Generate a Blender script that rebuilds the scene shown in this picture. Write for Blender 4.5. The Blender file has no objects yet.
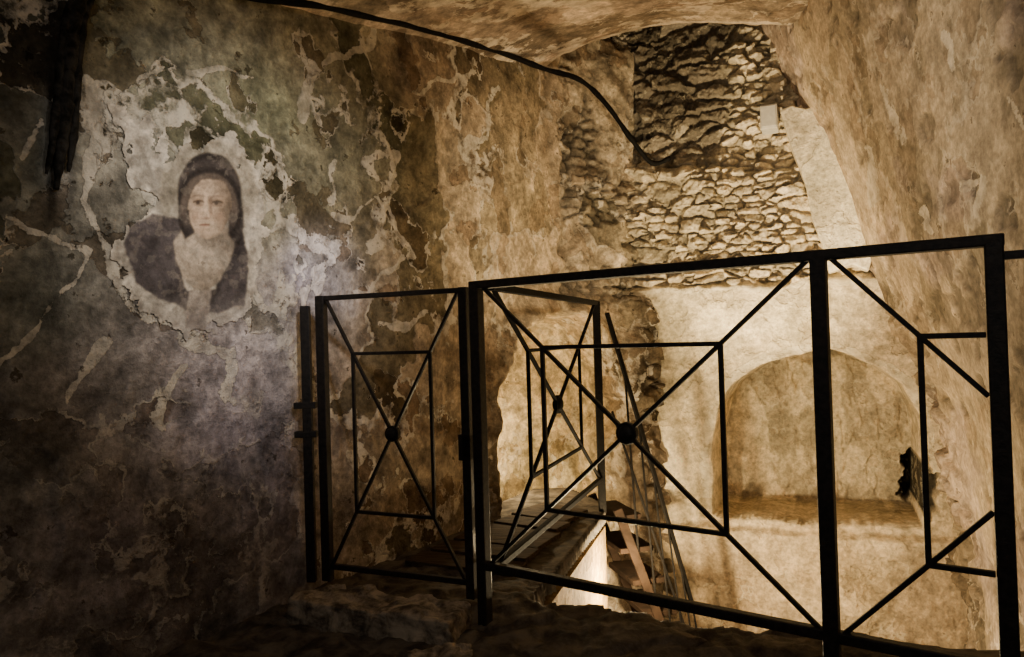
import bpy, bmesh, math, random
import numpy as np
from mathutils import Vector, Matrix, Euler
random.seed(4)
scn = bpy.context.scene
COL = scn.collection
# ------------------------------------------------------------------ camera
F = 700.0
CAM = Vector((0, 0, 0.95))
R3 = Matrix.Rotation(math.radians(90.86), 3, 'X') @ Matrix.Rotation(math.radians(-1.7), 3, 'Z')
cd = bpy.data.cameras.new('camera'); cam = bpy.data.objects.new('camera', cd); COL.objects.link(cam)
cd.sensor_width = 36; cd.lens = 36 * F / 1024; cd.clip_start = 0.02
cam.matrix_world = Matrix.Translation(CAM) @ R3.to_4x4()
scn.camera = cam
RN = np.array(R3); CN = np.array(CAM)
def P(px, py, D):
    return CAM + R3 @ Vector(((px - 512) / F * D, (328.5 - py) / F * D, -D))
def rays(px, py):
    px = np.asarray(px, float); py = np.asarray(py, float)
    d = np.stack([(px - 512) / F, (328.5 - py) / F, -np.ones_like(px)], -1)
    return d @ RN.T
def proj(V):
    q = (V - CN) @ RN
    dz = np.maximum(-q[..., 2], 0.05)
    return 512 + F * q[..., 0] / dz, 328.5 - F * q[..., 1] / dz
# ------------------------------------------------------------------ numpy noise
def hsh(ix, iy, s):
    v = np.sin(ix * 127.1 + iy * 311.7 + s * 74.7) * 43758.5453
    return v - np.floor(v)
def vn(x, y, s=0):
    ix = np.floor(x); iy = np.floor(y); fx = x - ix; fy = y - iy
    fx = fx * fx * (3 - 2 * fx); fy = fy * fy * (3 - 2 * fy)
    a = hsh(ix, iy, s); b = hsh(ix + 1, iy, s); c = hsh(ix, iy + 1, s); d = hsh(ix + 1, iy + 1, s)
    return (a * (1 - fx) + b * fx) * (1 - fy) + (c * (1 - fx) + d * fx) * fy
def fbm(x, y, o=4, s=0):
    t = 0; a = .5; n = 0
    for i in range(o):
        t = t + a * vn(x, y, s + i * 3.1); n += a; a *= .5; x = x * 2.03 + 5.1; y = y * 2.03 + 1.7
    return t / n
def sm(a, b, x):
    t = np.clip((x - a) / (b - a), 0, 1); return t * t * (3 - 2 * t)
def blur(A, r):
    k = np.exp(-np.arange(-3 * int(r + 1), 3 * int(r + 1) + 1) ** 2 / (2.0 * r * r)); k /= k.sum(); m = len(k) // 2
    for ax in (0, 1):
        pad = [(0, 0)] * A.ndim; pad[ax] = (m, m)
        B = np.pad(A, pad, mode='edge'); n = A.shape[ax]; out = 0
        for i, w in enumerate(k): out = out + w * np.take(B, np.arange(i, i + n), axis=ax)
        A = out
    return A
def stones(u, z, cu, cz, s=0, e=.1, wob=.6, jag=.14):
    """flat rubble courses: height 0..1 (each stone tilted its own way) and a random value per stone"""
    x = u / cu + wob * .8 * (fbm(u * 3, z * 3, 2, s + 50) - .5) + jag * (fbm(u * 22, z * 22, 3, s + 51) - .5)
    y = z / cz + wob * 1.6 * (fbm(u * 2.2, z * 2.2, 3, s + 60) - .5) + 1.3 * jag * (fbm(u * 22, z * 22, 3, s + 61) - .5)
    x = x + .5 * hsh(np.floor(y), np.floor(y) * 0, s + 9)
    ix = np.floor(x); iy = np.floor(y)
    f1 = np.full(x.shape, 9.0); f2 = np.full(x.shape, 9.0); rid = np.zeros(x.shape); tl = np.zeros(x.shape)
    for dx in (-1, 0, 1):
        for dy in (-1, 0, 1):
            cx = ix + dx; cy = iy + dy
            qx = cx + .05 + .9 * hsh(cx, cy, s + 1); qy = cy + .1 + .8 * hsh(cx, cy, s + 2)
            ex = x - qx; ey = y - qy
            d = .7 * np.maximum(np.abs(ex), np.abs(ey)) + .3 * np.sqrt(ex ** 2 + ey ** 2)
            near = d < f1
            f2 = np.where(near, f1, np.minimum(f2, d))
            tl = np.where(near, ex * (hsh(cx, cy, s + 4) - .5) + ey * (hsh(cx, cy, s + 5) - .3), tl)
            rid = np.where(near, hsh(cx, cy, s + 3), rid); f1 = np.where(near, d, f1)
    h = sm(0.01, e, f2 - f1)
    return h * (1 - .9 * np.clip(tl, -.5, .5)) , rid
def pip(x, y, poly):
    r = np.zeros(x.shape, bool); n = len(poly); j = n - 1
    for i in range(n):
        xi, yi = poly[i]; xj, yj = poly[j]
        if yi != yj:
            c = ((yi > y) != (yj > y)) & (x < (xj - xi) * (y - yi) / (yj - yi) + xi)
            r ^= c
        j = i
    return r
def seg_d(x, y, pts):
    d = np.full(x.shape, 1e9)
    for (ax, ay), (bx, by) in zip(pts[:-1], pts[1:]):
        L = (bx - ax) ** 2 + (by - ay) ** 2 + 1e-9
        t = np.clip(((x - ax) * (bx - ax) + (y - ay) * (by - ay)) / L, 0, 1)
        d = np.minimum(d, np.hypot(x - ax - t * (bx - ax), y - ay - t * (by - ay)))
    return d
def idw(x, y, pts):
    W = 0; C = 0
    for px, py, c in pts:
        w = 1.0 / ((x - px) ** 2 + (y - py) ** 2 + 900) ** 1.5
        W = W + w; C = C + w[..., None] * np.array(c)
    return C / W[..., None]
# ------------------------------------------------------------------ materials
class N:
    def __init__(s, name):
        s.m = bpy.data.materials.new(name); s.m.use_nodes = True; s.t = s.m.node_tree
        s.b = s.t.nodes['Principled BSDF']
    def n(s, typ, **k):
        o = s.t.nodes.new(typ)
        for a, v in k.items(): setattr(o, a, v)
        return o
    def put(s, sock, v):
        if isinstance(v, bpy.types.NodeSocket): s.t.links.new(v, sock)
        else: sock.default_value = v
    def noise(s, vec, scale, detail=6, rough=.6, dist=0):
        o = s.n('ShaderNodeTexNoise'); s.put(o.inputs['Vector'], vec)
        o.inputs['Scale'].default_value = scale; o.inputs['Detail'].default_value = detail
        o.inputs['Roughness'].default_value = rough; o.inputs['Distortion'].default_value = dist
        return o.outputs[0]
    def math(s, op, a, b=0.0):
        o = s.n('ShaderNodeMath', operation=op); s.put(o.inputs[0], a); s.put(o.inputs[1], b); return o.outputs[0]
    def mr(s, v, a, b, c=0.0, d=1.0):
        o = s.n('ShaderNodeMapRange'); o.interpolation_type = 'SMOOTHSTEP'
        s.put(o.inputs[0], v)
        for i, q in enumerate((a, b, c, d)): s.put(o.inputs[i + 1], q)
        return o.outputs[0]
    def mix(s, f, a, b, typ='MIX'):
        o = s.n('ShaderNodeMix', data_type='RGBA', blend_type=typ); s.put(o.inputs[0], f)
        s.put(o.inputs[6], a); s.put(o.inputs[7], b); return o.outputs[2]
    def grey(s, v):
        o = s.n('ShaderNodeCombineColor'); [s.put(o.inputs[i], v) for i in range(3)]; return o.outputs[0]
def rgba(c): return (c[0], c[1], c[2], 1)
def plaster(name, scale=1.6, cream=(.62, .53, .40), contour=1.0, dark=.5, bump=.6, speck=.5, vary=1.0, rimw=.03, pits=0.0, soft=.012, along=None, rough=.54):
    """old flaking plaster: tint attribute, chipped darker layers with pale broken rims, specks, pits.
    pale attribute: above 0 adds pale lime plaster, below 0 keeps the surface smooth and unflaked"""
    k = N(name)
    tc = k.n('ShaderNodeTexCoord').outputs['Object']
    if along:
        m1 = k.n('ShaderNodeMapping'); k.put(m1.inputs[0], tc); m1.inputs['Rotation'].default_value = (0, 0, -along[0])
        m2 = k.n('ShaderNodeMapping'); k.put(m2.inputs[0], m1.outputs[0]); m2.inputs['Scale'].default_value = (along[1], 1, 1); tc = m2.outputs[0]
    ti = k.n('ShaderNodeAttribute', attribute_name='tint').outputs['Color']
    pa = k.n('ShaderNodeAttribute', attribute_name='pale').outputs['Fac']
    keep = k.mr(pa, -1.0, 0.0, 0.0, 1.0)
    n1 = k.noise(tc, scale, 11, rough, .12)
    n4 = k.noise(tc, scale * 2.3, 11, rough + .02, .1)
    n2 = k.noise(tc, scale * 4.2, 10, .70, .1)
    n3 = k.noise(tc, 42, 6, .7)
    n5 = k.noise(tc, scale * 1.7, 4, .5)
    n6 = k.noise(tc, 14, 6, .65)
    c = k.mix(1.0, ti, k.grey(k.mr(n2, .25, .75, 1 - .55 * vary, 1 + .55 * vary)), 'MULTIPLY')
    c = k.mix(1.0, c, k.grey(k.mr(n6, .3, .7, 1 - .34 * vary, 1 + .34 * vary)), 'MULTIPLY')
    c = k.mix(1.0, c, k.grey(k.mr(n3, .3, .7, .74, 1.26)), 'MULTIPLY')
    pd = k.math('MULTIPLY', k.mr(n1, .538 - soft, .538 + soft), keep); pd2 = k.math('MULTIPLY', k.mr(n4, .568 - soft, .568 + soft), keep)
    c = k.mix(k.math('MULTIPLY', pd, dark), c, k.mix(1.0, c, (.33, .335, .26, 1), 'MULTIPLY'))
    c = k.mix(k.math('MULTIPLY', pd2, dark), c, k.mix(1.0, c, (.52, .44, .37, 1), 'MULTIPLY'))
    def rim(n, edge, wmax):
        w = k.mr(n5, .40, .66, 0.0, wmax)
        lo = k.math('SUBTRACT', edge, w)
        return k.math('MULTIPLY', k.mr(n, lo, k.math('ADD', lo, .005)), k.mr(n, edge, edge + .004, 1.0, 0.0))
    e = k.math('MAXIMUM', rim(n1, .535, rimw), rim(n4, .565, rimw * .9))
    e = k.math('MULTIPLY', k.math('MULTIPLY', e, k.mr(n6, .34, .54)), k.math('MULTIPLY', keep, contour))
    pq = k.math('ADD', pa, k.math('MULTIPLY', k.math('SUBTRACT', n2, .5), 2.0))
    p = k.math('MULTIPLY', k.mr(pq, .52, .57), k.math('GREATER_THAN', pa, .02))
    p = k.math('MULTIPLY', p, k.mr(n6, .3, .6, .55, 1))
    sp = k.math('MULTIPLY', k.mr(n3, .62, .68), k.math('MULTIPLY', k.mr(n5, .45, .6), speck))
    f = k.math('MINIMUM', k.math('MAXIMUM', k.math('MAXIMUM', e, p), sp), 1.0)
    c = k.mix(k.math('MULTIPLY', f, .85), c, k.mix(1.0, rgba(cream), k.grey(k.mr(n6, .3, .7, .65, 1.15)), 'MULTIPLY'))
    if pits:
        pt = k.math('MULTIPLY', k.mr(n6, .64, .68), pits)
        c = k.mix(pt, c, k.mix(1.0, c, (.22, .2, .17, 1), 'MULTIPLY'))
    k.put(k.b.inputs['Base Color'], c)
    k.b.inputs['Roughness'].default_value = .88
    k.b.inputs['Specular IOR Level'].default_value = .12
    h = k.math('ADD', k.math('MULTIPLY', n2, .7), k.math('MULTIPLY', n3, .35))
    h = k.math('ADD', h, k.math('MULTIPLY', n6, .5))
    h = k.math('ADD', h, k.math('MULTIPLY', pd, -.25)); h = k.math('ADD', h, k.math('MULTIPLY', pd2, -.25)); h = k.math('ADD', h, k.math('MULTIPLY', f, .16))
    b = k.n('ShaderNodeBump'); b.inputs['Strength'].default_value = bump; b.inputs['Distance'].default_value = .03
    k.put(b.inputs['Height'], h); k.put(k.b.inputs['Normal'], b.outputs[0])
    return k.m
def simple(name, c1, c2, scale=20, rough=.5, metal=0.0, bump=.2, stretch=None, spec=.3):
    k = N(name); tc = k.n('ShaderNodeTexCoord').outputs['Object']
    if stretch:
        mp = k.n('ShaderNodeMapping'); k.put(mp.inputs[0], tc); mp.inputs['Scale'].default_value = stretch; tc = mp.outputs[0]
    n = k.noise(tc, scale, 7, .65, .3)
    k.put(k.b.inputs['Base Color'], k.mix(k.mr(n, .35, .65), rgba(c1), rgba(c2)))
    k.b.inputs['Roughness'].default_value = rough; k.b.inputs['Metallic'].default_value = metal
    k.b.inputs['Specular IOR Level'].default_value = spec
    b = k.n('ShaderNodeBump'); b.inputs['Strength'].default_value = bump; b.inputs['Distance'].default_value = .01
    k.put(b.inputs['Height'], n); k.put(k.b.inputs['Normal'], b.outputs[0])
    return k.m
M_wall = plaster('frescoed_plaster', 1.6, (.72, .65, .53), 1.0, .82, 1.0, .55, 1.1, .044, .9, .006)
M_back = plaster('tan_plaster', 1.6, (.86, .76, .55), .3, .22, .8, .3, .65, .03, .35)
M_right = plaster('brown_plaster', 1.5, (.62, .54, .42), .5, .4, .5, .45, .7, .03, .8, .012, (math.radians(63), .85))
M_ceil = plaster('stained_vault_plaster', 1.6, (.78, .66, .51), .9, .5, .6, .5, .9, .055, .6, .008)
M_iron = simple('black_wrought_iron', (.007, .006, .0055), (.02, .016, .013), 60, .55, 0, .3, None, .25)
M_iron2 = simple('black_rough_iron', (.004, .0035, .003), (.009, .0075, .006), 60, .8, 0, .25, None, .06)
M_wood = simple('dark_worn_wood', (.03, .021, .014), (.085, .06, .038), 9, .85, 0, .6, (1, 8, 8), .08)
M_redwood = simple('brown_stair_wood', (.008, .005, .003), (.022, .013, .008), 9, .85, 0, .4, None, .06)
M_floor = simple('dark_stone_floor', (.03, .025, .02), (.12, .10, .077), 11, .85, 0, 1.0, None, .15)
M_kerb = simple('worn_brown_stone', (.06, .048, .036), (.36, .295, .215), 15, .9, 0, 1.0, None, .12)
M_cable = simple('black_cable', (.004, .004, .004), (.009, .008, .007), 40, .75, 0, .2, None, .08)
M_cable2 = simple('dusty_black_cable', (.006, .006, .005), (.035, .032, .028), 26, .9, 0, .8, None, .06)
M_white = simple('white_box_paint', (.5, .48, .43), (.6, .57, .51), 30, .5, 0, .1)
M_pit = plaster('pale_pit_plaster', 1.5, (.4, .28, .13), .3, .3, .6, .1)
k = N('faded_paint')
at = k.n('ShaderNodeAttribute', attribute_name='tint').outputs['Color']
tc = k.n('ShaderNodeTexCoord').outputs['Object']
n3 = k.noise(tc, 45, 7, .7); n2 = k.noise(tc, 9, 8, .68); n6 = k.noise(tc, 14, 6, .65)
c = k.mix(1.0, at, k.grey(k.mr(n3, .3, .7, .72, 1.28)), 'MULTIPLY')
c = k.mix(1.0, c, k.grey(k.mr(n2, .3, .7, .72, 1.22)), 'MULTIPLY')
c = k.mix(k.mr(n2, .60, .64, 0, .22), c, (.38, .32, .25, 1))
c = k.mix(k.mr(n6, .66, .69, 0, .55), c, (.13, .105, .085, 1))
k.put(k.b.inputs['Base Color'], c); k.b.inputs['Roughness'].default_value = .85; k.b.inputs['Specular IOR Level'].default_value = .12
b = k.n('ShaderNodeBump'); b.inputs['Strength'].default_value = .5; b.inputs['Distance'].default_value = .014
k.put(b.inputs['Height'], k.math('ADD', n3, n2)); k.put(k.b.inputs['Normal'], b.outputs[0])
M_paint = k.m
# ------------------------------------------------------------------ mesh helpers
def mk_grid(name, V, mat, tint=None, pale=None, mask=None, flip=False):
    nv, nu = V.shape[:2]
    idx = np.arange(nv * nu).reshape(nv, nu)
    q = np.stack([idx[:-1, :-1], idx[:-1, 1:], idx[1:, 1:], idx[1:, :-1]], -1)
    if mask is not None: q = q[mask]
    q = q.reshape(-1, 4)
    if flip: q = q[:, ::-1]
    verts = V.reshape(-1, 3)
    tt = None if tint is None else np.broadcast_to(tint, V.shape).reshape(-1, 3)
    pp = np.zeros(len(verts)) if pale is None else np.broadcast_to(pale, (nv, nu)).reshape(-1)
    if mask is not None:
        used = np.unique(q); mp = np.zeros(len(verts), int); mp[used] = np.arange(len(used))
        q = mp[q]; verts = verts[used]; pp = pp[used]
        if tt is not None: tt = tt[used]
    me = bpy.data.meshes.new(name)
    me.vertices.add(len(verts)); me.vertices.foreach_set('co', verts.astype(np.float32).ravel())
    me.loops.add(len(q) * 4); me.loops.foreach_set('vertex_index', q.astype(np.int32).ravel())
    me.polygons.add(len(q)); me.polygons.foreach_set('loop_start', np.arange(0, len(q) * 4, 4, dtype=np.int32))
    me.update(calc_edges=True); me.validate()
    me.polygons.foreach_set('use_smooth', np.ones(len(me.polygons), bool))
    if tt is not None:
        a = me.attributes.new('tint', 'FLOAT_COLOR', 'POINT')
        a.data.foreach_set('color', np.concatenate([np.clip(tt, 0, 1), np.ones((len(tt), 1))], 1).astype(np.float32).ravel())
    a = me.attributes.new('pale', 'FLOAT', 'POINT'); a.data.foreach_set('value', pp.astype(np.float32))
    me.materials.append(mat)
    o = bpy.data.objects.new(name, me); COL.objects.link(o)
    return o
WL = {}
def thing(name, label, cat, loc, group=None):
    o = bpy.data.objects.new(name, None); COL.objects.link(o); o.location = loc; o.empty_display_size = .1
    o['label'] = label; o['category'] = cat
    if group: o['group'] = group
    WL[o.name] = Vector(loc); return o
def obj(name, bm, mat, parent=None, label=None, smooth=False, bevel=0):
    off = WL[parent.name] if parent else Vector((0, 0, 0))
    bmesh.ops.translate(bm, verts=bm.verts, vec=-off)
    bmesh.ops.recalc_face_normals(bm, faces=bm.faces)
    me = bpy.data.meshes.new(name); bm.to_mesh(me); bm.free()
    for p in me.polygons: p.use_smooth = smooth
    if isinstance(mat, tuple):
        mat, tcol = mat
        a = me.attributes.new('tint', 'FLOAT_COLOR', 'POINT')
        a.data.foreach_set('color', np.tile(np.array(rgba(tcol), np.float32), len(me.vertices)))
    me.materials.append(mat)
    o = bpy.data.objects.new(name, me); COL.objects.link(o)
    if parent: o.parent = parent; WL[o.name] = off
    if label: o['label'] = label
    if bevel:
        md = o.modifiers.new('bevel', 'BEVEL'); md.width = bevel; md.segments = 2; md.limit_method = 'ANGLE'
    return o
def tag(o, label, cat): o['label'] = label; o['category'] = cat; return o
def struct(o): o['kind'] = 'structure'; return o
def bar(bm, p, q, w, h, up=Vector((0, 0, 1))):
    p = Vector(p); q = Vector(q); d = (q - p).normalized()
    s = d.cross(up)
    if s.length < 1e-4: s = d.cross(Vector((1, 0, 0)))
    s.normalize(); t = s.cross(d).normalized()
    vs = []
    for c in (p, q):
        for a, b_ in ((-1, -1), (1, -1), (1, 1), (-1, 1)): vs.append(bm.verts.new(c + s * a * w / 2 + t * b_ * h / 2))
    for f in ((0, 1, 2, 3), (7, 6, 5, 4), (0, 4, 5, 1), (1, 5, 6, 2), (2, 6, 7, 3), (3, 7, 4, 0)): bm.faces.new([vs[i] for i in f])
def tube(bm, pts, r, seg=8):
    pts = [Vector(p) for p in pts]; rs = r if isinstance(r, (list, tuple)) else [r] * len(pts); rings = []
    for i, p in enumerate(pts):
        d = (pts[min(i + 1, len(pts) - 1)] - pts[max(i - 1, 0)]).normalized()
        a = d.cross(Vector((.3, .2, 1))).normalized(); b_ = d.cross(a)
        rings.append([bm.verts.new(p + rs[i] * (math.cos(2 * math.pi * j / seg) * a + math.sin(2 * math.pi * j / seg) * b_)) for j in range(seg)])
    for A, B in zip(rings[:-1], rings[1:]):
        for j in range(seg): bm.faces.new([A[j], A[(j + 1) % seg], B[(j + 1) % seg], B[j]])
    bm.faces.new(rings[0][::-1]); bm.faces.new(rings[-1])
def smooth_path(pts, n=6):
    pts = [Vector(p) for p in pts]; out = []
    for i in range(len(pts) - 1):
        p0 = pts[max(i - 1, 0)]; p1 = pts[i]; p2 = pts[i + 1]; p3 = pts[min(i + 2, len(pts) - 1)]
        for j in range(n):
            t = j / n
            out.append(.5 * ((2 * p1) + (p2 - p0) * t + (2 * p0 - 5 * p1 + 4 * p2 - p3) * t * t + (3 * p1 - p0 - 3 * p2 + p3) * t ** 3))
    out.append(pts[-1]); return out
def prism(bm, poly, z0, z1):
    a = [bm.verts.new((x, y, z0)) for x, y in poly]; b_ = [bm.verts.new((x, y, z1)) for x, y in poly]
    bm.faces.new(a[::-1]); bm.faces.new(b_); n = len(poly)
    for i in range(n): bm.faces.new([a[i], a[(i + 1) % n], b_[(i + 1) % n], b_[i]])
# ------------------------------------------------------------------ wall_left
KX, KC = .65, -2.588                      # plan line X = .65 Y - 2.588
Wd = np.array([.545, .838]); Wn = np.array([.838, -.545])
Y0, YB = .7, 4.40
XB = KX * YB + KC
L1 = math.hypot(1, KX) * (YB - Y0)
CORN = np.array([.86, 4.76]); Bd = CORN - np.array([XB, YB]); L2 = np.hypot(*Bd); Bd = Bd / L2
Bn = np.array([Bd[1], -Bd[0]])
def lw_disp(u, z, px, py):
    d = .05 * (fbm(u * 1.3, z * 1.3, 2, 1) - .5) + .022 * (fbm(u * 5, z * 5, 4, 2) - .5)
    fl = sm(.53, .56, fbm(u * 2.3 + 3, z * 2.3, 5, 7)); d = d - .008 * fl
    quiet = np.exp(-(((px - 195) / 110) ** 2 + ((py - 225) / 120) ** 2) ** 2)
    return d * (1 - .9 * quiet)
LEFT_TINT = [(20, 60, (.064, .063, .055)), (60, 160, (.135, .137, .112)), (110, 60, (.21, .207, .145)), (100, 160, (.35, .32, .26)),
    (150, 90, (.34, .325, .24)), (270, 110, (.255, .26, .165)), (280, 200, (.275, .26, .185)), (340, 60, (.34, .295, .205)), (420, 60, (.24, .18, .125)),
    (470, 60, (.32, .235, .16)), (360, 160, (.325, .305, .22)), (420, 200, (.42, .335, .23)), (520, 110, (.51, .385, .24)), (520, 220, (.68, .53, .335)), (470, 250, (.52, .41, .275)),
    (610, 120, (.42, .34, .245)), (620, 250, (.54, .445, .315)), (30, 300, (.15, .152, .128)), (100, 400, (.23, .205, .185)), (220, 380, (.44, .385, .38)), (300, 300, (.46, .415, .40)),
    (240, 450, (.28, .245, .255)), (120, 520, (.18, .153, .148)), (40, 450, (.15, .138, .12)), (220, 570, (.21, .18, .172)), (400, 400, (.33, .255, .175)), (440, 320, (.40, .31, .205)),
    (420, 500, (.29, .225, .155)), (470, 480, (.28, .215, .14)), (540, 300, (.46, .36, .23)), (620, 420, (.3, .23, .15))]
def left_wall():
    nu, nv = 520, 470
    uu = np.concatenate([np.linspace(0, L1 - .9, 320), np.linspace(L1 - .9, L1 + L2 + .06, 201)[1:]])
    u = uu[None, :]; z = np.linspace(-1.75, 3.6, nv)[:, None]
    u, z = np.broadcast_arrays(u, z); u = u.copy(); z = z.copy()
    f = sm(-.18, .18, u - L1)
    x0 = XB + (u - L1) * Wd[0]; y0 = YB + (u - L1) * Wd[1]
    x1 = XB + (u - L1) * Bd[0]; y1 = YB + (u - L1) * Bd[1]
    g = (u > L1)
    X = np.where(g, x1, x0); Y = np.where(g, y1, y0)
    nx = Wn[0] * (1 - f) + Bn[0] * f; ny = Wn[1] * (1 - f) + Bn[1] * f
    ln = np.hypot(nx, ny); nx /= ln; ny /= ln
    px, py = proj(np.stack([X, Y, z], -1))
    d = lw_disp(u, z, px, py)
    rough = sm(562, 572, px + 34 * (fbm(u * 6, z * 6, 5, 4) - .5)) * sm(320, 285, py)
    h, rid = stones(u, z, .13, .065, 21, .26, 1.0, .2)
    lump = fbm(u * 6, z * 6, 6, 17); bare = sm(.43, .48, fbm(u * 3.2, z * 3.2, 5, 16))
    d = d + rough * (bare * (.055 * h * (.3 + .7 * rid) - .045) + .09 * (lump - .5) - .05)
    xx = px + 16 * (fbm(u * 5, z * 5, 3, 31) - .5); yy = py + 16 * (fbm(u * 5, z * 5, 3, 32) - .5)
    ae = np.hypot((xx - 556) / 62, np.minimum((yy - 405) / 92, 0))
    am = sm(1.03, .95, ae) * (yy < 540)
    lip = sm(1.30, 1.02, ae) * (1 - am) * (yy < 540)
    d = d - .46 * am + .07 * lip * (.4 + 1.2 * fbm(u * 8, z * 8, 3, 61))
    jut = sm(622, 634, xx) * sm(288, 300, yy)        # broken edge between recess and niche wall, its shade painted into the tint
    h3, rid3 = stones(u, z, .16, .13, 27, .3, 1.2)
    d = d + jut * (.10 + .10 * h3 * rid3)
    d = d + .05 * sm(.5, -.1, z) * fbm(u * 3, z * 3, 3, 12) * sm(.0, .3, np.abs(u - 3.0) - .6)
    V = np.stack([X + nx * d, Y + ny * d, z], -1)
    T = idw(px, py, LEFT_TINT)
    wx = px + 34 * (fbm(u * 6, z * 6, 5, 41) - .5); wy = py + 34 * (fbm(u * 6, z * 6, 5, 42) - .5)
    # broad damp stains, grey-green to black
    damp = sm(.50, .60, fbm(u * 1.5 + 2, z * 1.5, 5, 46)) * sm(470, 380, px) * (1 - np.exp(-(((px - 195) / 100) ** 2 + ((py - 230) / 110) ** 2) ** 2))
    T = T * (1 - .55 * damp[..., None]) + .55 * damp[..., None] * T * np.array((.44, .47, .42))
    # weathered streak below the cable at the left end
    run = sm(20, 10, np.abs(wx * .6 + px * .4 - 60 + (wy - 100) * .04)) * sm(222, 196, wy) * sm(-40, 20, wy)
    stre = fbm(u * 55, z * 1.4, 2, 88)
    T = T * (1 - .85 * run[..., None]) + .85 * run[..., None] * (np.array((.045, .042, .037)) + np.array((.26, .25, .225)) * (sm(.40, .64, stre) * sm(10, 130, py))[..., None])
    pale = np.zeros(px.shape)
    for pts, w in [([(88, 75), (95, 150), (84, 205), (112, 262), (140, 312), (182, 328)], 15), ([(108, 108), (135, 125), (150, 170), (170, 218)], 19),
            ([(135, 78), (190, 62), (255, 72)], 9), ([(240, 150), (268, 205), (245, 240)], 13), ([(300, 30), (322, 72), (308, 122)], 13),
            ([(375, 160), (392, 155), (400, 172), (388, 188), (374, 178), (375, 160)], 8), ([(338, 215), (395, 200), (408, 250), (370, 292)], 8),
            ([(20, 160), (48, 108)], 10), ([(0, 215), (45, 235), (95, 262), (60, 312), (0, 365)], 8), ([(288, 225), (335, 250), (322, 290)], 19),
            ([(65, 400), (112, 342)], 11), ([(470, 150), (500, 90)], 8), ([(190, 340), (240, 352), (232, 395)], 18), ([(330, 60), (370, 45), (372, 20)], 10),
            ([(415, 85), (470, 80)], 7), ([(340, 160), (335, 200)], 10), ([(230, 240), (262, 300)], 12), ([(190, 370), (160, 420)], 13),
            ([(310, 290), (300, 360)], 13), ([(380, 330), (430, 320)], 9)]:
        dd = seg_d(wx, wy, pts); pale = np.maximum(pale, .80 * sm(w, 0, dd))
    T = T * (1 - rough[..., None]) + rough[..., None] * np.array((.47, .385, .27)) * ((.5 + .9 * lump) * (1 - bare * (1 - (.45 + .6 * rid) * (.5 + .5 * np.clip(h, 0, 1)))))[..., None]
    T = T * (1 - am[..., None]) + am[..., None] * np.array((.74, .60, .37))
    T = T * (1 - .85 * jut[..., None]) + .85 * jut[..., None] * np.array((.13, .098, .065)) * (.6 + .8 * rid3)[..., None]
    smooth = sm(330, 430, wy + .25 * (wx - 150)) * sm(330, 270, wx)
    mid = sm(420, 500, wx) * sm(40, 110, wy)
    pale = pale * (1 - jut) * (1 - run) - np.maximum(.56 * smooth, .42 * mid) * (pale < .05)
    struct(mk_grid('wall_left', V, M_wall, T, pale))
left_wall()
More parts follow.
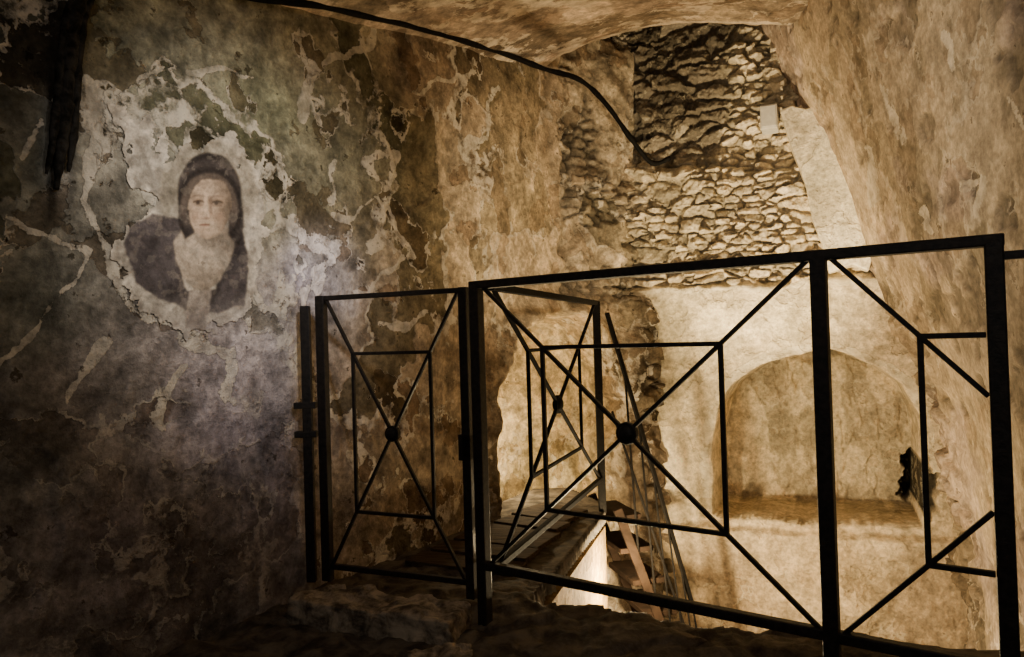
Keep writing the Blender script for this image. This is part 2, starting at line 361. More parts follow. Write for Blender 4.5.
# ------------------------------------------------------------------ wall_back
BK = np.array([1, -.45]); BK = BK / np.hypot(*BK); BKn = np.array([BK[1], -BK[0]])   # towards the camera
def back_hit(px, py):
    r = rays(px, py)
    nrm = np.array([BKn[0], BKn[1], 0]); p0 = np.array([CORN[0], CORN[1], 0])
    t = ((p0 - CN) @ nrm) / (r @ nrm)
    return CN + r * np.asarray(t)[..., None]
def on_back(px, py, off=0.0):
    h = back_hit(np.array([px]), np.array([py]))[0]
    return Vector((h[0] + BKn[0] * off, h[1] + BKn[1] * off, h[2]))
def back_wall():
    nu, nv = 520, 880
    t = np.linspace(-.12, 2.15, nu)[None, :]; z = np.linspace(-1.75, 3.7, nv)[:, None]
    t, z = [a.copy() for a in np.broadcast_arrays(t, z)]
    X = CORN[0] + t * BK[0]; Y = CORN[1] + t * BK[1]
    px, py = proj(np.stack([X, Y, z], -1))
    wx = px + 10 * (fbm(t * 5, z * 5, 4, 3) - .5); wy = py + 12 * (fbm(t * 5, z * 5, 4, 4) - .5)
    d = .04 * (fbm(t * 2, z * 2, 3, 8) - .5) + .03 * (fbm(t * 9, z * 9, 5, 9) - .5)
    st = sm(292, 284, wy - (wx - 655) * -.06)
    h, rid = stones(t, z, .12, .05, 77, .30, .8, .2)
    h2, rid2 = stones(t, z, .21, .09, 79, .26, .8, .18)
    pick = sm(.51, .54, fbm(t * 3, z * 3.5, 3, 66))
    h = h * (1 - pick) + h2 * pick; rid = np.where(pick > .5, rid2, rid)
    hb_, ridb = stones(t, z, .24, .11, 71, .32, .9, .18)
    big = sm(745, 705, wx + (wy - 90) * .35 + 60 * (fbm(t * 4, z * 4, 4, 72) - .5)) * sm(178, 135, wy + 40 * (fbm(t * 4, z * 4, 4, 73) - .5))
    fine = fbm(t * 22, z * 22, 4, 19) - .5
    hs = -.10 + .095 * h * (.2 + .8 * rid) + .06 * fine + .06 * (fbm(t * 4, z * 4, 3, 18) - .5)
    hbig = -.13 + .09 * hb_ * (.2 + .8 * ridb) + .07 * fine
    d = d * (1 - st) + st * (hs * (1 - big) + hbig * big)
    d = d - st * .08 * sm(172, 158, wy) * sm(110, 145, wy)
    ex = (wx - 818) / 106
    ell = np.hypot(ex, np.minimum((wy - 440) / 88, 0))
    inside = sm(1.0, .97, ell) * sm(0, -3, wy - 518 - (px - 710) * .05)
    rel = .05 * (fbm(t * 4, z * 4, 4, 15) - .5) + .014 * sm(.46, .56, fbm(t * 6, z * 3, 4, 16)) + .010 * sm(.46, .56, fbm(t * 11, z * 5, 4, 26))
    d = d - inside * (.60 + rel)
    below = sm(0, 6, wy - 524 - (px - 710) * .05)
    d = d + .06 * below + .05 * below * (fbm(t * 4, z * 4, 4, 33) - .5)
    # irregular break in the plaster right of the niche, inner shade painted dark
    bx_ = px + 26 * (fbm(t * 12, z * 12, 4, 91) - .5); by_ = py + 30 * (fbm(t * 12, z * 12, 4, 92) - .5)
    hole = sm(1.05, .85, np.hypot((bx_ - 927) / 15, (by_ - 494) / 30))
    d = d - .2 * hole
    V = np.stack([X + BKn[0] * d, Y + BKn[1] * d, z], -1)
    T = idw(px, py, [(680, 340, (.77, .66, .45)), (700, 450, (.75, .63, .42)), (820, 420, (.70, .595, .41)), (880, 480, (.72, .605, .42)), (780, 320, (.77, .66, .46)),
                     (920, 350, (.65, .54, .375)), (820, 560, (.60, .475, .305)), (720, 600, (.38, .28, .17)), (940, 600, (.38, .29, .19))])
    trace = sm(.48, .55, fbm(t * 6 + 3, z * 3.4, 5, 45)) * inside
    T = T * (1 - .34 * trace[..., None])
    hh = np.clip(h, 0, 1.2)
    S = np.array((.70, .60, .43)) * (.55 + .6 * rid)[..., None] * (.7 + .6 * fbm(t * 12, z * 12, 4, 20))[..., None]
    S = S * (.72 + .28 * sm(0, .6, hh))[..., None]
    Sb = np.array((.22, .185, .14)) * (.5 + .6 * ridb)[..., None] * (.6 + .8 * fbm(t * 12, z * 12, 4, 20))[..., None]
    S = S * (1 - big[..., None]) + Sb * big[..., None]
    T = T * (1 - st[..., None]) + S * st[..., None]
    T = T * (1 - .94 * hole[..., None])
    pale = np.maximum(sm(7, 2, np.abs(wy - 292 + (wx - 655) * .06)) * .7, .7 * sm(.08, .02, np.abs(ell - 1.06)) * (wy < 500))
    return mk_grid('wall_back', V, M_back, T, pale * (1 - hole))
struct(back_wall())
# ------------------------------------------------------------------ wall_right
edge_y = np.array([-140, 25, 110, 200, 280, 400, 520, 680.]); edge_x = np.array([705, 765, 803, 846, 878, 934, 960, 962.])
eh = back_hit(edge_x, edge_y)
def right_wall():
    zz = eh[::-1, 2]; xx = eh[::-1, 0]; yy = eh[::-1, 1]
    nv, nu = 380, 340
    z = np.linspace(-1.75, 3.5, nv)[:, None]; s = np.linspace(-.05, 1.55, nu)[None, :]
    s, z = [a.copy() for a in np.broadcast_arrays(s, z)]
    bx = np.interp(z, zz, xx); by = np.interp(z, zz, yy)
    ax, ay = 1.24, 1.45
    sc = np.minimum(s, 1)
    X = bx + (ax - bx) * sc; Y = by + (ay - by) * sc
    Y = Y - np.maximum(s - 1, 0) * 3.0
    nx, ny = -.87, .48
    px, py = proj(np.stack([X, Y, z], -1))
    L = s * 2.9; Lh = L * .7
    d = .05 * (fbm(L * .8, z * 1.5, 2, 5) - .5) + .012 * (fbm(Lh * 6, z * 6, 5, 6) - .5)
    pit = sm(.61, .64, fbm(Lh * 7, z * 7, 4, 36)); d = d - .012 * pit
    h, rid = stones(L, z, .2, .12, 91, .25)
    low = sm(.30, .05, s) * sm(1.3, .8, z)
    d = d + low * (.07 * h * rid + .14 * (fbm(L * 5, z * 5, 4, 38) - .5))
    V = np.stack([X + nx * d, Y + ny * d, z], -1)
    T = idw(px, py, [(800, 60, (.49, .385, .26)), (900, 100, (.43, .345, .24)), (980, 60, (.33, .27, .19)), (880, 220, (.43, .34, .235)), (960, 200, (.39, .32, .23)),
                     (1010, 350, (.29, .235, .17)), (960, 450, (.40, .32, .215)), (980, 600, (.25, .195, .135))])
    pink = sm(.50, .60, fbm(Lh * 2.2 + 4, z * 2.2, 5, 63))[..., None]
    T = T * (1 - .5 * pink) + .5 * pink * T.mean(-1, keepdims=True) * np.array((1.22, .97, .86))
    T = T * (1 - .4 * pit[..., None])
    n = fbm(Lh * 2.0, z * 2.0, 5, 71); T = T * (.65 + .7 * n)[..., None]
    wx = px + 26 * (fbm(Lh * 4, z * 4, 5, 41) - .5); wy = py + 26 * (fbm(Lh * 4, z * 4, 5, 42) - .5)
    pale = np.zeros(px.shape)
    for pts, w in [([(945, 30), (948, 70)], 9), ([(955, 185), (975, 190), (970, 220)], 14), ([(880, 90), (905, 140)], 12), ([(1000, 100), (1015, 130)], 12), ([(865, 150), (875, 200)], 10), ([(920, 210), (935, 235)], 9)]:
        pale = np.maximum(pale, .75 * sm(w, 0, seg_d(wx, wy, pts)))
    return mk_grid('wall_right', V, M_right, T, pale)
struct(right_wall())
# ------------------------------------------------------------------ ceiling
def ceiling():
    nv, nu = 170, 170
    s = np.linspace(0, 1.18, nv)[:, None]; t = np.linspace(0, 1, nu)[None, :]
    s, t = [a.copy() for a in np.broadcast_arrays(s, t)]
    sc = np.minimum(s, 1)
    yl = .4 + sc * (4.42 - .4)
    zl = .95 + np.interp(yl, [0, 1.6, 2.49, 4.5], [1.1, 1.13, 1.255, 1.70])
    xl = KX * yl + KC - .04
    pb = P(768, 24, 3.95); pm = P(803, 0, 3.6)
    ys = np.array([.4, 1.45, pm.y, pb.y]); xs = np.array([1.32, 1.34, pm.x + .12, pb.x + .12]); zs = np.array([2.15, 2.22, pm.z, pb.z])
    yr = .4 + sc * (pb.y - .4)
    xr = np.interp(yr, ys, xs); zr = np.interp(yr, ys, zs)
    X = xl + (xr - xl) * t; Y = yl + (yr - yl) * t; Z = zl + (zr - zl) * t
    Z = Z + (.05 + .09 * sc ** 2) * np.sin(np.pi * t ** .7)
    Z = Z + .05 * (fbm(X * 2, Y * 2, 3, 2) - .5) + .02 * (fbm(X * 7, Y * 7, 4, 2) - .5)
    Y = Y + (.06 * (fbm(X * 3, X * 0, 3, 5) - .5) + .04 * (fbm(X * 14, X * 0, 3, 6) - .5)) * sc
    ov = np.maximum(s - 1, 0)
    Z = Z + ov * 4.5; Y = Y + np.minimum(ov * 2, .05)
    V = np.stack([X, Y, Z], -1)
    n = fbm(X * 2.5, Y * 2.5, 4, 11)
    T = np.array((.44, .335, .245)) * (.45 + 1.1 * n)[..., None] + (sm(.5, .56, n) * .14)[..., None] * np.array((1, .87, .7))
    pale = np.maximum(.95 * sm(.97, 1.0, s), .6 * sm(.52, .6, fbm(X * 3 + 7, Y * 3, 5, 13)))
    return mk_grid('ceiling', V, M_ceil, T, pale, flip=True)
struct(ceiling())
# ------------------------------------------------------------------ floor and pit
A1 = Vector((-.118, 2.36)); A2 = Vector((1.063, 1.535)); S2 = Vector((.47, 3.88))
fd = (A2 - A1).normalized()
poly = [(-2.5, -.6), (1.75, -.6), (1.75, 2.05), (1.2, 2.12), (.62, 2.27), (.3, 2.42), (.02, 2.5), (S2.x + .03, S2.y + .04), (.48, 4.12), (.34, 4.5), (.1, 4.5), (-.95, 2.75), (-1.75, 1.5)]
def floor_grid():
    st = .0125
    x, y = np.meshgrid(np.arange(-2.5, 1.76, st), np.arange(-.6, 4.52, st))
    land = sm(.55, .75, (y - A1.y) - (x - A1.x) * -.7)           # landing corridor stays even
    wxx = x + .09 * (fbm(x * 4, y * 4, 4, 3) - .5) * (1 - land); wyy = y + .09 * (fbm(x * 4, y * 4, 4, 4) - .5) * (1 - land)
    m = pip(wxx, wyy, poly)
    h, rid = stones(x, y, .32, .26, 5, .2, 1.0)
    edge = seg_d(x, y, [(1.75, 2.05), (1.2, 2.12), (.62, 2.27), (.3, 2.42), (.02, 2.5)])
    z = .018 * (h * (.2 + .8 * rid) - .6) + .03 * (fbm(x * 5, y * 5, 6, 9) - .55) + .03 * (fbm(x * 17, y * 17, 5, 10) - .5) + .04 * sm(.35, .1, edge) * fbm(x * 6, y * 6, 4, 7)
    z = z * (1 - land) - .012 * land
    V = np.stack([x, y, z], -1)
    mm = m[:-1, :-1] & m[1:, :-1] & m[:-1, 1:] & m[1:, 1:]
    return mk_grid('floor', V, M_floor, None, None, mm)
fo = floor_grid(); struct(fo)
md = fo.modifiers.new('thickness', 'SOLIDIFY'); md.thickness = .07; md.offset = -1
bm = bmesh.new()
pc2 = [(-2.5, -.6), (1.75, -.6), (1.75, 1.95), (1.2, 2.04), (.6, 2.19), (.27, 2.33), (.0, 2.42), (S2.x + .015, S2.y + .02), (.44, 4.1), (.3, 4.5), (.1, 4.5), (-.95, 2.75), (-1.75, 1.5)]
prism(bm, pc2, -1.72, -.105)
struct(obj('wall_pit', bm, (M_pit, (.21, .132, .05))))
bm = bmesh.new(); prism(bm, [(-1, .5), (3, .5), (3, 5.2), (-1, 5.2)], -1.82, -1.72)
struct(obj('floor_lower', bm, M_floor))
# ------------------------------------------------------------------ plaster pier beside the stone wall
bm = bmesh.new()
cor = [(781, 116), (792, 111), (806, 114), (828, 108), (838, 140), (850, 182), (864, 214), (874, 248), (868, 272), (852, 266), (829, 274), (822, 245), (812, 220), (806, 188), (792, 150)]
f_ = [bm.verts.new(on_back(x, y, .12)) for x, y in cor]; b_ = [bm.verts.new(on_back(x, y, -.16)) for x, y in cor]
bm.faces.new(f_); bm.faces.new(b_[::-1])
for i in range(len(cor)):
    j = (i + 1) % len(cor); bm.faces.new([f_[i], f_[j], b_[j], b_[i]])
struct(obj('wall_pier', bm, (M_back, (.86, .77, .58)), bevel=.008))
# ------------------------------------------------------------------ fresco
def lw_plane_point(px, py):
    r = rays(px, py); nrm = np.array([Wn[0], Wn[1], 0]); nrm = nrm / np.linalg.norm(nrm)
    p0 = np.array([XB, YB, 0]); t = ((p0 - CN) @ nrm) / (r @ nrm)
    h = CN + r * t[..., None]
    u = L1 + ((h[..., 0] - XB) * Wd[0] + (h[..., 1] - YB) * Wd[1])
    d = lw_disp(u, h[..., 2], px, py) + .006
    return h + d[..., None] * nrm
def fresco():
    st = .6
    x, y = np.meshgrid(np.arange(100, 284, st), np.arange(94, 348, st))
    V = lw_plane_point(x, y)
    wx = x + 7 * (fbm(x * .09, y * .09, 5, 1) - .5); wy = y + 7 * (fbm(x * .09, y * .09, 5, 2) - .5)
    vx = x + 2.0 * (fbm(x * .09, y * .09, 4, 1) - .5); vy = y + 2.0 * (fbm(x * .09, y * .09, 4, 2) - .5)
    gx = x + 38 * (fbm(x * .06, y * .06, 6, 3) - .5); gy = y + 38 * (fbm(x * .06, y * .06, 6, 4) - .5)
    ground = pip(gx, gy, [(117, 232), (112, 262), (134, 301), (164, 330), (190, 334), (244, 312), (262, 240), (269, 208), (252, 162), (227, 140), (196, 142), (170, 152), (158, 185), (148, 210)])
    ground |= pip(gx, gy, [(110, 102), (134, 106), (158, 140), (184, 212), (168, 224), (126, 168)])
    cloak = pip(wx, wy, [(124, 246), (130, 228), (150, 213), (178, 218), (178, 262), (186, 290), (214, 290), (224, 252), (230, 222), (244, 226), (247, 262), (244, 306), (216, 312), (186, 310), (158, 298), (136, 284)])
    neck = pip(vx, vy, [(184, 224), (234, 228), (234, 246), (228, 264), (219, 280), (207, 291), (194, 290), (183, 279), (175, 260), (173, 242)])
    hand = pip(wx, wy, [(188, 291), (210, 290), (206, 330), (186, 326)])
    # close headscarf: smooth dome over the brow, short falls on both sides of the face
    veil = (np.hypot((vx - 208.5) / 32, (vy - 192) / 39.5) < 1) & (vy < 194)
    veil |= pip(vx, vy, [(224, 188), (240, 190), (243, 212), (243, 236), (238, 246), (228, 236)])
    veil |= pip(vx, vy, [(176.5, 190), (192, 190), (194, 234), (184, 240), (177, 224)])
    fx = x + (y - 207) * .06
    face = (np.hypot((fx - 209) / np.where(vy > 210, 20.5, 22), (vy - 208) / 31) < 1) & (vy > 179.5 + .011 * (vx - 208) ** 2)
    reg = np.zeros(x.shape, int)
    reg[ground] = 1; reg[cloak] = 2; reg[hand] = 6; reg[neck] = 3; reg[veil] = 4; reg[face] = 5
    n = fbm(x * .13, y * .13, 4, 8); nb = fbm(x * .05, y * .05, 5, 9)
    def c(r, g, b): return np.array((r, g, b))
    C = c(.62, .555, .46) * (.5 + 1.0 * n)[..., None]
    C = C * (1 - .40 * sm(.51, .56, nb))[..., None]
    hr = np.hypot((x - 208) / 1.0, (y - 192) / 1.1)
    halo = sm(52, 44, hr) * sm(235, 205, y)
    C = C * (1 - .6 * halo[..., None]) + .6 * halo[..., None] * c(.27, .235, .17) * (.6 + .8 * n)[..., None]
    ring = sm(2.2, .6, np.abs(hr - 48)) * sm(230, 200, y)
    C = C * (1 - .35 * ring[..., None]) + .35 * ring[..., None] * c(.53, .45, .33)
    k_ = reg == 2; fold = .6 + .8 * vn(wx * .11 + wy * .05, wy * .02, 5)
    C[k_] = (c(.086, .073, .072) * fold[..., None])[k_]
    k_ = reg == 6; C[k_] = (c(.36, .305, .255) * (.6 + .7 * n)[..., None])[k_]
    k_ = reg == 3; fold = .72 + .45 * vn(np.hypot(wx - 205, wy - 225) * .16, np.arctan2(wy - 225, wx - 205) * 2, 6)
    sh = 1 - .55 * sm(18, 2, np.hypot((wx - 213) / 1.4, wy - 237)) - .35 * sm(258, 292, wy) - .25 * sm(214, 234, wx)
    C[k_] = (c(.50, .41, .315) * (fold * sh)[..., None])[k_]
    k_ = reg == 4
    rr_ = np.hypot((vx - 208) / 1.0, (vy - 208) / 1.2)
    fold = .85 + .3 * np.sin(rr_ * .55) * sm(27, 31, rr_)
    vc = c(.066, .055, .050) * fold[..., None]
    band = sm(4.2, 2.6, np.abs(rr_ - 25.5)) * sm(232, 205, vy)
    vc = vc * (1 - .7 * band[..., None]) + .7 * band[..., None] * c(.18, .14, .11)
    C[k_] = vc[k_]
    fc = np.ones(x.shape + (3,)) * c(.57, .43, .31)
    shade = 1 - .62 * sm(0, 22, fx - 209) - .32 * sm(12, 24, 209 - fx) - .25 * sm(226, 240, y) - .15 * sm(190, 180, y)
    fc = fc * shade[..., None]
    def blend(m, col):
        nonlocal fc
        m = np.clip(m, 0, 1)[..., None]; fc = fc * (1 - m) + m * np.array(col)
    def g(cx, cy, rx, ry): return np.exp(-(((fx - cx) / rx) ** 2 + ((y - cy) / ry) ** 2))
    # features sit slightly left of centre: the head is turned a little aside
    blend(.3 * g(195, 217, 6, 6), (.52, .31, .21)); blend(.3 * g(219, 217, 5, 6), (.36, .19, .12))
    blend(.4 * g(203, 189, 8, 5), (.66, .50, .36))
    for ex, ey, w_ in ((197.5, 203, 5.0), (216, 203.5, 5.0)):
        blend(.65 * g(ex, ey - 1.5, 6.5, 4.6), (.24, .15, .095))
        blend(.35 * sm(1.15, .75, np.hypot((fx - ex) / w_, (y - ey) / 1.7)), (.32, .25, .19))
        blend(.9 * sm(1.3, .6, np.hypot((fx - ex + .8) / 2.2, (y - ey) / 2.0)), (.045, .03, .024))
        blend(.85 * sm(1.6, .4, np.abs(y - (ey - 2.0 + .045 * (fx - ex) ** 2))) * (np.abs(fx - ex) < w_ + .8), (.07, .046, .033))
        blend(.4 * sm(1.2, .4, np.abs(y - (ey + 2.8 - .03 * (fx - ex) ** 2))) * (np.abs(fx - ex) < w_), (.2, .12, .08))
        blend(.5 * sm(1.8, .4, np.abs(y - (ey - 7.4 + .03 * (fx - ex) ** 2))) * (np.abs(fx - ex) < 7), (.16, .105, .072))
    blend(.65 * sm(3.2, .4, np.abs(fx - 209 - (y - 200) * .10)) * sm(194, 200, y) * sm(219, 214, y), (.2, .12, .08))
    blend(.45 * sm(2.6, .4, np.abs(fx - 204.5)) * sm(192, 198, y) * sm(218, 212, y), (.66, .50, .36))
    blend(.75 * g(206, 218.5, 4.4, 1.6), (.19, .105, .072))
    blend(.55 * sm(1.2, .5, np.hypot((fx - 205) / 5.2, (y - 225) / 2.1)), (.36, .19, .135))
    blend(.8 * sm(1.2, .3, np.abs(y - 224.8 - .012 * (fx - 205) ** 2)) * (np.abs(fx - 205) < 5.2), (.14, .065, .047))
    blend(.45 * g(205, 229.5, 5, 1.4), (.28, .18, .125)); blend(.3 * g(204, 234, 4, 2), (.6, .44, .32))
    fc = fc * (.75 + .5 * n)[..., None]
    k_ = reg == 5; C[k_] = fc[k_]
    wide = blur(C, 1.5); fine_ = blur(C, .7)
    fm = blur((reg == 5).astype(float), 1.5)[..., None]
    C = wide * (1 - fm) + fine_ * fm
    loss = sm(.58, .66, fbm(x * .12, y * .12, 5, 21)) * np.where(reg == 5, .2, np.where((reg == 4) | (reg == 2), .4, 1))
    C = C * (1 - .5 * loss[..., None]) + .5 * loss[..., None] * c(.36, .31, .25)
    low_ = sm(285, 335, y)[..., None]; wl = idw(x, y, LEFT_TINT)
    C = C * (1 - .5 * low_) + .5 * low_ * wl
    cell = reg[:-1, :-1]
    root = mk_grid('fresco', V, M_paint, C, None, cell == 1, flip=True)
    tag(root, 'faded fresco of a veiled woman painted on the flaking left wall', 'fresco')
    for r, nm, lab in ((2, 'painted_cloak', 'dark grey-brown cloak'), (3, 'painted_neckcloth', 'pale beige neckcloth'), (4, 'painted_headscarf', 'dark brown headscarf'),
                       (5, 'painted_face', 'painted face turned slightly aside'), (6, 'painted_hands', 'pale worn hands')):
        o = mk_grid(nm, V, M_paint, C, None, cell == r, flip=True); o.parent = root; o['label'] = lab
fresco()
# ------------------------------------------------------------------ railings
def lattice(root, A, B, z0, z1, fr, secs, dm=.015, boss_r=.033, mat=None):
    """X with inner rectangle between along-distances (a0,a1) drawn up to limit a2"""
    mat = mat or M_iron
    A = Vector((A[0], A[1], 0)); B = Vector((B[0], B[1], 0)); d = (B - A).normalized(); n = d.cross(Vector((0, 0, 1)))
    def Q(a, z): return A + d * a + Vector((0, 0, z))
    H = z1 - z0
    for a0, a1, a2 in secs:
        W = a1 - a0; m = (a0 + a1) / 2
        def diag(s0, s1, up):
            zz = lambda a: (z0 + H * (a - a0) / W) if up else (z1 - H * (a - a0) / W)
            bm = bmesh.new(); bar(bm, Q(s0, zz(s0)), Q(s1, zz(s1)), dm * .8, dm, n); obj('diagonal_bar', bm, mat, root, bevel=.002)
        for up in (0, 1): diag(a0, min(a1, a2), up)
        i0 = a0 + fr * W; i1 = a1 - fr * W; zb = z0 + fr * H; zt = z1 - fr * H
        for a in (i0, i1):
            if a < a2:
                bm = bmesh.new(); bar(bm, Q(a, zb), Q(a, zt), dm * .9, dm * .9, n); obj('upright_bar', bm, mat, root, bevel=.002)
        for z in (zb, zt):
            bm = bmesh.new(); bar(bm, Q(i0, z), Q(min(i1, a2), z), dm * .9, dm * .9); obj('cross_bar', bm, mat, root, bevel=.002)
        if m < a2:
            bm = bmesh.new()
            mt = Matrix.Translation(Q(m, (z0 + z1) / 2)) @ n.to_track_quat('Z', 'Y').to_matrix().to_4x4()
            bmesh.ops.create_cone(bm, cap_ends=True, segments=28, radius1=boss_r, radius2=boss_r, depth=.02, matrix=mt)
            for sg in (1, -1):
                bmesh.ops.create_uvsphere(bm, u_segments=20, v_segments=10, radius=boss_r * .75, matrix=mt @ Matrix.Translation((0, 0, sg * .008)) @ Matrix.Diagonal((1, 1, .5, 1)))
            obj('round_boss', bm, mat, root, bevel=.003)
    return Q
ZT, ZB = 1.135, .195
Lf = (A2 - A1).length
root = thing('iron_railing', 'long black iron railing across the foreground with crossed bars and a round boss', 'railing', (A1.x, A1.y, 0))
Q = lattice(root, A1, A2, ZB, ZT, .228, [(.02, 1.065, 9)], .0145, .033)
lattice(root, A1, A2, ZB, ZT, .22, [(1.10, 1.98, Lf - .02)], .0145, .033)
for a, w in ((0, .038), (1.08, .037), (Lf, .037)):
    bm = bmesh.new(); bar(bm, Q(a, -.02), Q(a, ZT), w, w, Vector((.575, .818, 0))); obj('post', bm, M_iron, root, bevel=.004)
bm = bmesh.new(); bar(bm, Q(-.02, ZT), Q(Lf + .02, ZT), .036, .027); obj('top_rail', bm, M_iron, root, bevel=.004)
bm = bmesh.new(); bar(bm, Q(0, ZB), Q(Lf, ZB), .028, .028); obj('bottom_rail', bm, M_iron, root, bevel=.004)
bm = bmesh.new(); bar(bm, Q(Lf, ZT - .035), Q(Lf + .16, ZT - .035), .018, .018); obj('wall_tie_bar', bm, M_iron, root, 'short bar running on to the right wall')
# gate
G1 = P(321, 300, 2.66); G2 = P(463.5, 300, 2.43)
G1 = Vector((G1.x, G1.y)); G2 = Vector((G2.x, G2.y)); Lg = (G2 - G1).length
root = thing('iron_gate', 'narrow black iron gate with crossed bars beside the frescoed wall', 'gate', (G1.x, G1.y, .06))
GZ0, GZ1 = .115, 1.125
Q = lattice(root, G1, G2, GZ0, GZ1, .21, [(.02, Lg - .02, 9)], .0135, .029)
gd = Vector((G2.x - G1.x, G2.y - G1.y, 0)).normalized(); gn = gd.cross(Vector((0, 0, 1)))
for a, w in ((0, .038), (Lg, .032)):
    bm = bmesh.new(); bar(bm, Q(a, .06), Q(a, GZ1 + .01), w, .03, gn); obj('stile', bm, M_iron, root, bevel=.003)
bm = bmesh.new(); bar(bm, Q(0, GZ1), Q(Lg, GZ1), .02, .018); obj('top_rail', bm, M_iron, root, bevel=.003)
bm = bmesh.new(); bar(bm, Q(0, GZ0), Q(Lg, GZ0), .02, .02); obj('bottom_rail', bm, M_iron, root, bevel=.003)
bm = bmesh.new(); bar(bm, Q(Lg - .03, .58), Q(Lg + .016, .58), .03, .09); obj('latch', bm, M_iron, root, bevel=.003)
# hinge post by the wall
hp = P(305, 305, 2.68)
root = thing('hinge_post', 'thin black iron hinge post fixed to the wall left of the gate', 'post', (hp.x, hp.y, .05))
bm = bmesh.new(); bar(bm, (hp.x, hp.y, .05), (hp.x, hp.y, 1.1), .028, .035); obj('post', bm, M_iron, root, bevel=.003)
for zc in (.72, .61):
    bm = bmesh.new(); bar(bm, (hp.x - .05, hp.y, zc), (hp.x + .034, hp.y, zc), .03, .024); obj('hinge_bracket', bm, M_iron, root, bevel=.003)
# side railing along the landing
SA = A1 + Vector((.045, .08))
root = thing('side_railing', 'black iron railing with crossed bars receding beside the landing behind the gate', 'railing', (S2.x, S2.y, 0))
Ls = (S2 - SA).length
Q = lattice(root, SA, S2, ZB - .03, ZT, .24, [(.02, Ls - .03, 9)], .016, .042, M_iron2)
bm = bmesh.new(); bar(bm, Q(0, ZT), Q(Ls, ZT), .032, .026); obj('top_rail', bm, M_iron2, root, bevel=.003)
bm = bmesh.new(); bar(bm, Q(0, ZB - .03), Q(Ls, ZB - .03), .024, .024); obj('bottom_rail', bm, M_iron2, root, bevel=.003)
bm = bmesh.new(); bar(bm, Q(Ls, -.02), Q(Ls, ZT + .01), .04, .04); obj('post', bm, M_iron2, root, bevel=.003)
# staircase with its handrail
root = thing('staircase', 'steep dark stair with black handrails going down from the landing', 'stairs', (.6, 4.1, -1.7))
h0 = Vector((S2.x + .06, S2.y + .01, 1.08)); h1 = P(694, 610, 4.05)
t0 = Vector((.56, 3.94, -.02)); t1 = t0 + Vector((.58, .08, -1.66))
bm = bmesh.new(); bar(bm, h0, h1, .022, .022); obj('handrail', bm, M_iron2, root, 'black iron handrail', bevel=.003)
m0 = h0.lerp(t0, .5); m1 = h1.lerp(t1, .5)
bm = bmesh.new(); bar(bm, m0, m1, .013, .013); obj('lower_rail', bm, M_iron2, root, 'thin black middle rail', bevel=.003)
for f in (.2, .36, .52, .68, .84, .98):
    bm = bmesh.new(); bar(bm, h0.lerp(h1, f), t0.lerp(t1, f), .011, .011); obj('baluster', bm, M_iron2, root, 'black iron upright', bevel=.003)
sp_ = Vector((-.1, .38, 0))
for o_ in (Vector((0, 0, 0)), sp_):
    bm = bmesh.new(); bar(bm, t0 + o_, t1 + o_, .03, .05); obj('stringer', bm, M_redwood, root, bevel=.004)
for i in range(9):
    p = t0.lerp(t1, (i + .3) / 9); bm = bmesh.new(); bar(bm, p + sp_ * .04 + Vector((.03, 0, 0)), p + sp_ * .96 + Vector((.03, 0, 0)), .20, .03); obj('tread', bm, M_redwood, root, bevel=.004)
root = thing('landing_boards', 'dark worn boards of the landing between gate and stair', 'boards', (.1, 3.4, 0))
sdir = (S2 - SA).normalized()
for i in range(7):
    a = .48 + i * .155
    r_ = SA + sdir * a + Vector((-.09, .0)); y = r_.y + .2
    l_ = Vector((KX * y + KC + .12, y))
    zz_ = .004 + .004 * (i % 3)
    bm = bmesh.new(); bar(bm, (l_.x, l_.y, zz_), (r_.x, r_.y, zz_ + .004 * ((i * 2) % 3 - 1)), .150, .022)
    obj('plank', bm, M_wood, root, bevel=.003)
# ------------------------------------------------------------------ threshold stone below the gate
def rock_bm(c, dims, ang, seed, amp, floor=None, chip=.25):
    bm = bmesh.new(); bmesh.ops.create_cube(bm, size=1)
    bmesh.ops.subdivide_edges(bm, edges=bm.edges, cuts=44, use_grid_fill=True)
    co = np.array([v.co for v in bm.verts]); s = np.array(dims)
    r = np.abs(co * 2); rr = (r ** 18).sum(1) ** (1 / 18); co = co / np.maximum(rr, .5)[:, None]
    p = co * s
    n = fbm(p[:, 0] * 6 + p[:, 2] * 5 + seed, p[:, 1] * 8 + p[:, 2] * 7, 5, seed) - .5
    n = n + .3 * (fbm(p[:, 0] * 30 + p[:, 2] * 9, p[:, 1] * 30 + p[:, 2] * 21, 5, seed + 2) - .5)
    brk = sm(.52, .55, fbm(p[:, 0] * 7 + 3, p[:, 1] * 9 + p[:, 2] * 6, 4, seed + 5)); n = n - chip * brk
    p = p + np.sign(co) * (np.abs(co * 2) ** 6) * (n * amp)[:, None]
    ca, sa = math.cos(ang), math.sin(ang)
    for v, q in zip(bm.verts, p):
        zz = c[2] + q[2]
        if floor is not None: zz = max(zz, floor)
        v.co = (c[0] + q[0] * ca - q[1] * sa, c[1] + q[0] * sa + q[1] * ca, zz)
    return bm
ga = math.atan2(gd.y, gd.x); gm = (G1 + G2) / 2
tag(obj('threshold_stone', rock_bm((gm.x - .04, gm.y - .15, -.01), (.64, .19, .18), ga, 3, .055, -.04), M_kerb, smooth=True), 'long rough brown threshold stone lying below the gate', 'stone')
tag(obj('loose_stone', rock_bm((gm.x + .20, gm.y - .48, -.01), (.20, .12, .07), ga + .4, 5, .06, -.04), M_kerb, smooth=True), 'small loose stone on the floor in front of the threshold', 'stone')
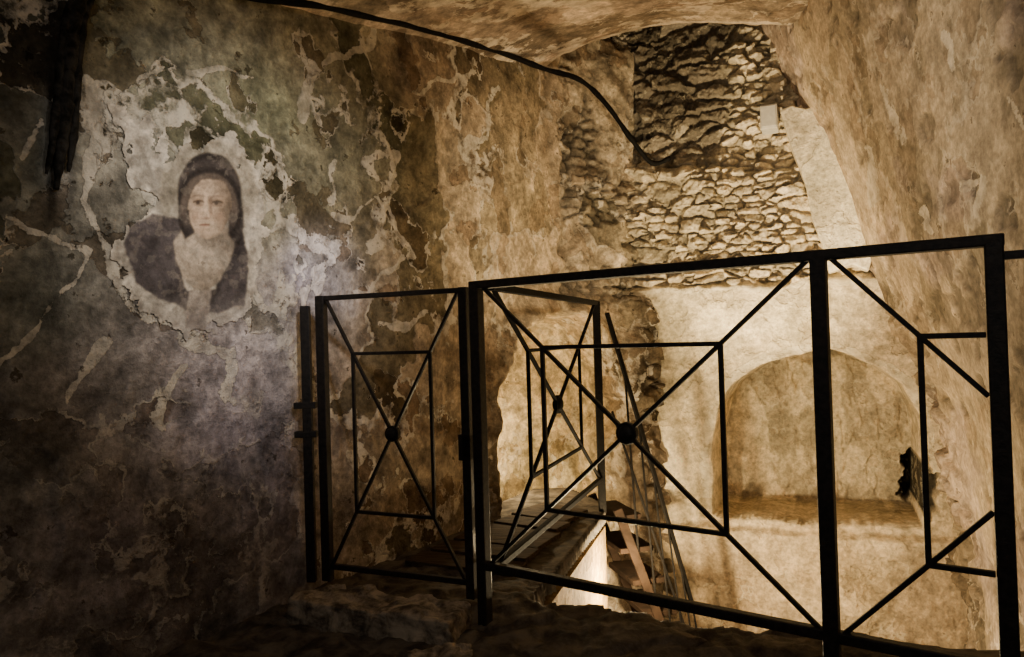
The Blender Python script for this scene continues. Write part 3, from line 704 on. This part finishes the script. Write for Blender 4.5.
# ------------------------------------------------------------------ cables, box
def lwp(px, py, off=.03):
    h = lw_plane_point(np.array([float(px)]), np.array([float(py)]))[0]
    return Vector((h[0] + Wn[0] * off, h[1] + Wn[1] * off, h[2]))
pts = [lwp(180, -18, .05), lwp(245, 1, .05), lwp(330, 13, .05), lwp(430, 37, .05), lwp(500, 56, .05), P(545, 69, 4.2), P(580, 80, 4.28), P(606, 104, 4.36), P(632, 140, 4.44), P(652, 163, 4.52), P(670, 158, 4.52)]
sp1 = smooth_path(pts)
bm = bmesh.new(); tube(bm, sp1, [.0155 * (1 + .22 * math.sin(i * 1.3) * math.sin(i * .37)) for i in range(len(sp1))], 10)
tag(obj('ceiling_cable', bm, M_cable, smooth=True), 'thick black cable running under the ceiling along the top of the left wall', 'cable')
bm = bmesh.new()
for kx, r0 in ((0, .02), (9, .013), (-8, .012)):
    q = [lwp(120 + kx, -80, .03), lwp(92 + kx, -30, .025), lwp(74 + kx, 10, .022), lwp(66 + kx, 50, .02), lwp(62 + kx * 1.1, 100, .016), lwp(59 + kx * 1.2, 145, .012), lwp(56 + kx * 1.3, 190 - abs(kx) * 2, .004)]
    sp2 = smooth_path(q, 6)
    tube(bm, sp2, [r0 * (1 + .22 * math.sin(i * 1.7 + kx) * math.sin(i * .7)) * min(1, (len(sp2) - i + 3) / 12) for i in range(len(sp2))], 10)
tag(obj('hanging_cable', bm, M_cable2, smooth=True), 'ragged dark cable strand hanging against a weathered streak at the far left wall', 'cable')
root_p = on_back(770, 121, .02)
root = thing('junction_box', 'small white box on the stone wall beside the pale pier', 'box', root_p)
bm = bmesh.new(); ux = Vector((BK[0], BK[1], 0)); un = Vector((BKn[0], BKn[1], 0))
bar(bm, root_p - un * .06, root_p + un * .09, .1, .15); obj('body', bm, M_white, root, bevel=.008)
bm = bmesh.new(); bar(bm, root_p + un * .09, root_p + un * .1, .085, .13); obj('cover', bm, M_white, root, bevel=.004)
# ------------------------------------------------------------------ light
def light(typ, loc, col, power, size=.05, aim=None, angle=60, blend=1.0):
    l = bpy.data.lights.new('lamp', typ); l.energy = power; l.color = col
    if typ == 'AREA': l.size = size
    else: l.shadow_soft_size = size
    if typ == 'SPOT': l.spot_size = math.radians(angle); l.spot_blend = blend
    o = bpy.data.objects.new('light', l); COL.objects.link(o); o.location = loc
    if aim is not None: o.rotation_euler = (Vector(aim) - Vector(loc)).to_track_quat('-Z', 'Y').to_euler()
    return o
WARM = (1, .775, .44)
light('SPOT', (-.1, 1.5, 1.75), (1, .94, .87), 54, .04, lwp(250, 225), 70, 1)
light('SPOT', (-.25, 2.0, 1.5), (.84, .79, 1), 36, .03, lwp(320, 264), 28, 1)
light('SPOT', (-.25, 2.0, 1.2), (.84, .77, 1), 3.2, .03, lwp(280, 390), 56, 1)
light('POINT', (.57, 3.63, -.32), WARM, 108, .03)
light('POINT', (1.35, 3.2, -.45), WARM, 26, .04)
light('SPOT', (1.0, 3.2, .2), WARM, 350, .04, on_back(755, 222), 64, 1)
light('SPOT', (1.0, 2.5, 1.2), (1, .82, .55), 104, .06, lwp(528, 205), 64, 1)
light('POINT', (.06, 4.27, .25), (1, .76, .42), 17, .03)
light('SPOT', (.2, 2.2, 1.7), (1, .85, .65), 40, .08, (1.7, 3.0, 1.7), 120, 1)
light('AREA', (-.2, -.4, 1.9), (1, .92, .85), 8.5, .8, (0, 3, .6))
w = bpy.data.worlds.new('world'); scn.world = w; w.use_nodes = True
w.node_tree.nodes['Background'].inputs[0].default_value = (1, .92, .84, 1); w.node_tree.nodes['Background'].inputs[1].default_value = .007
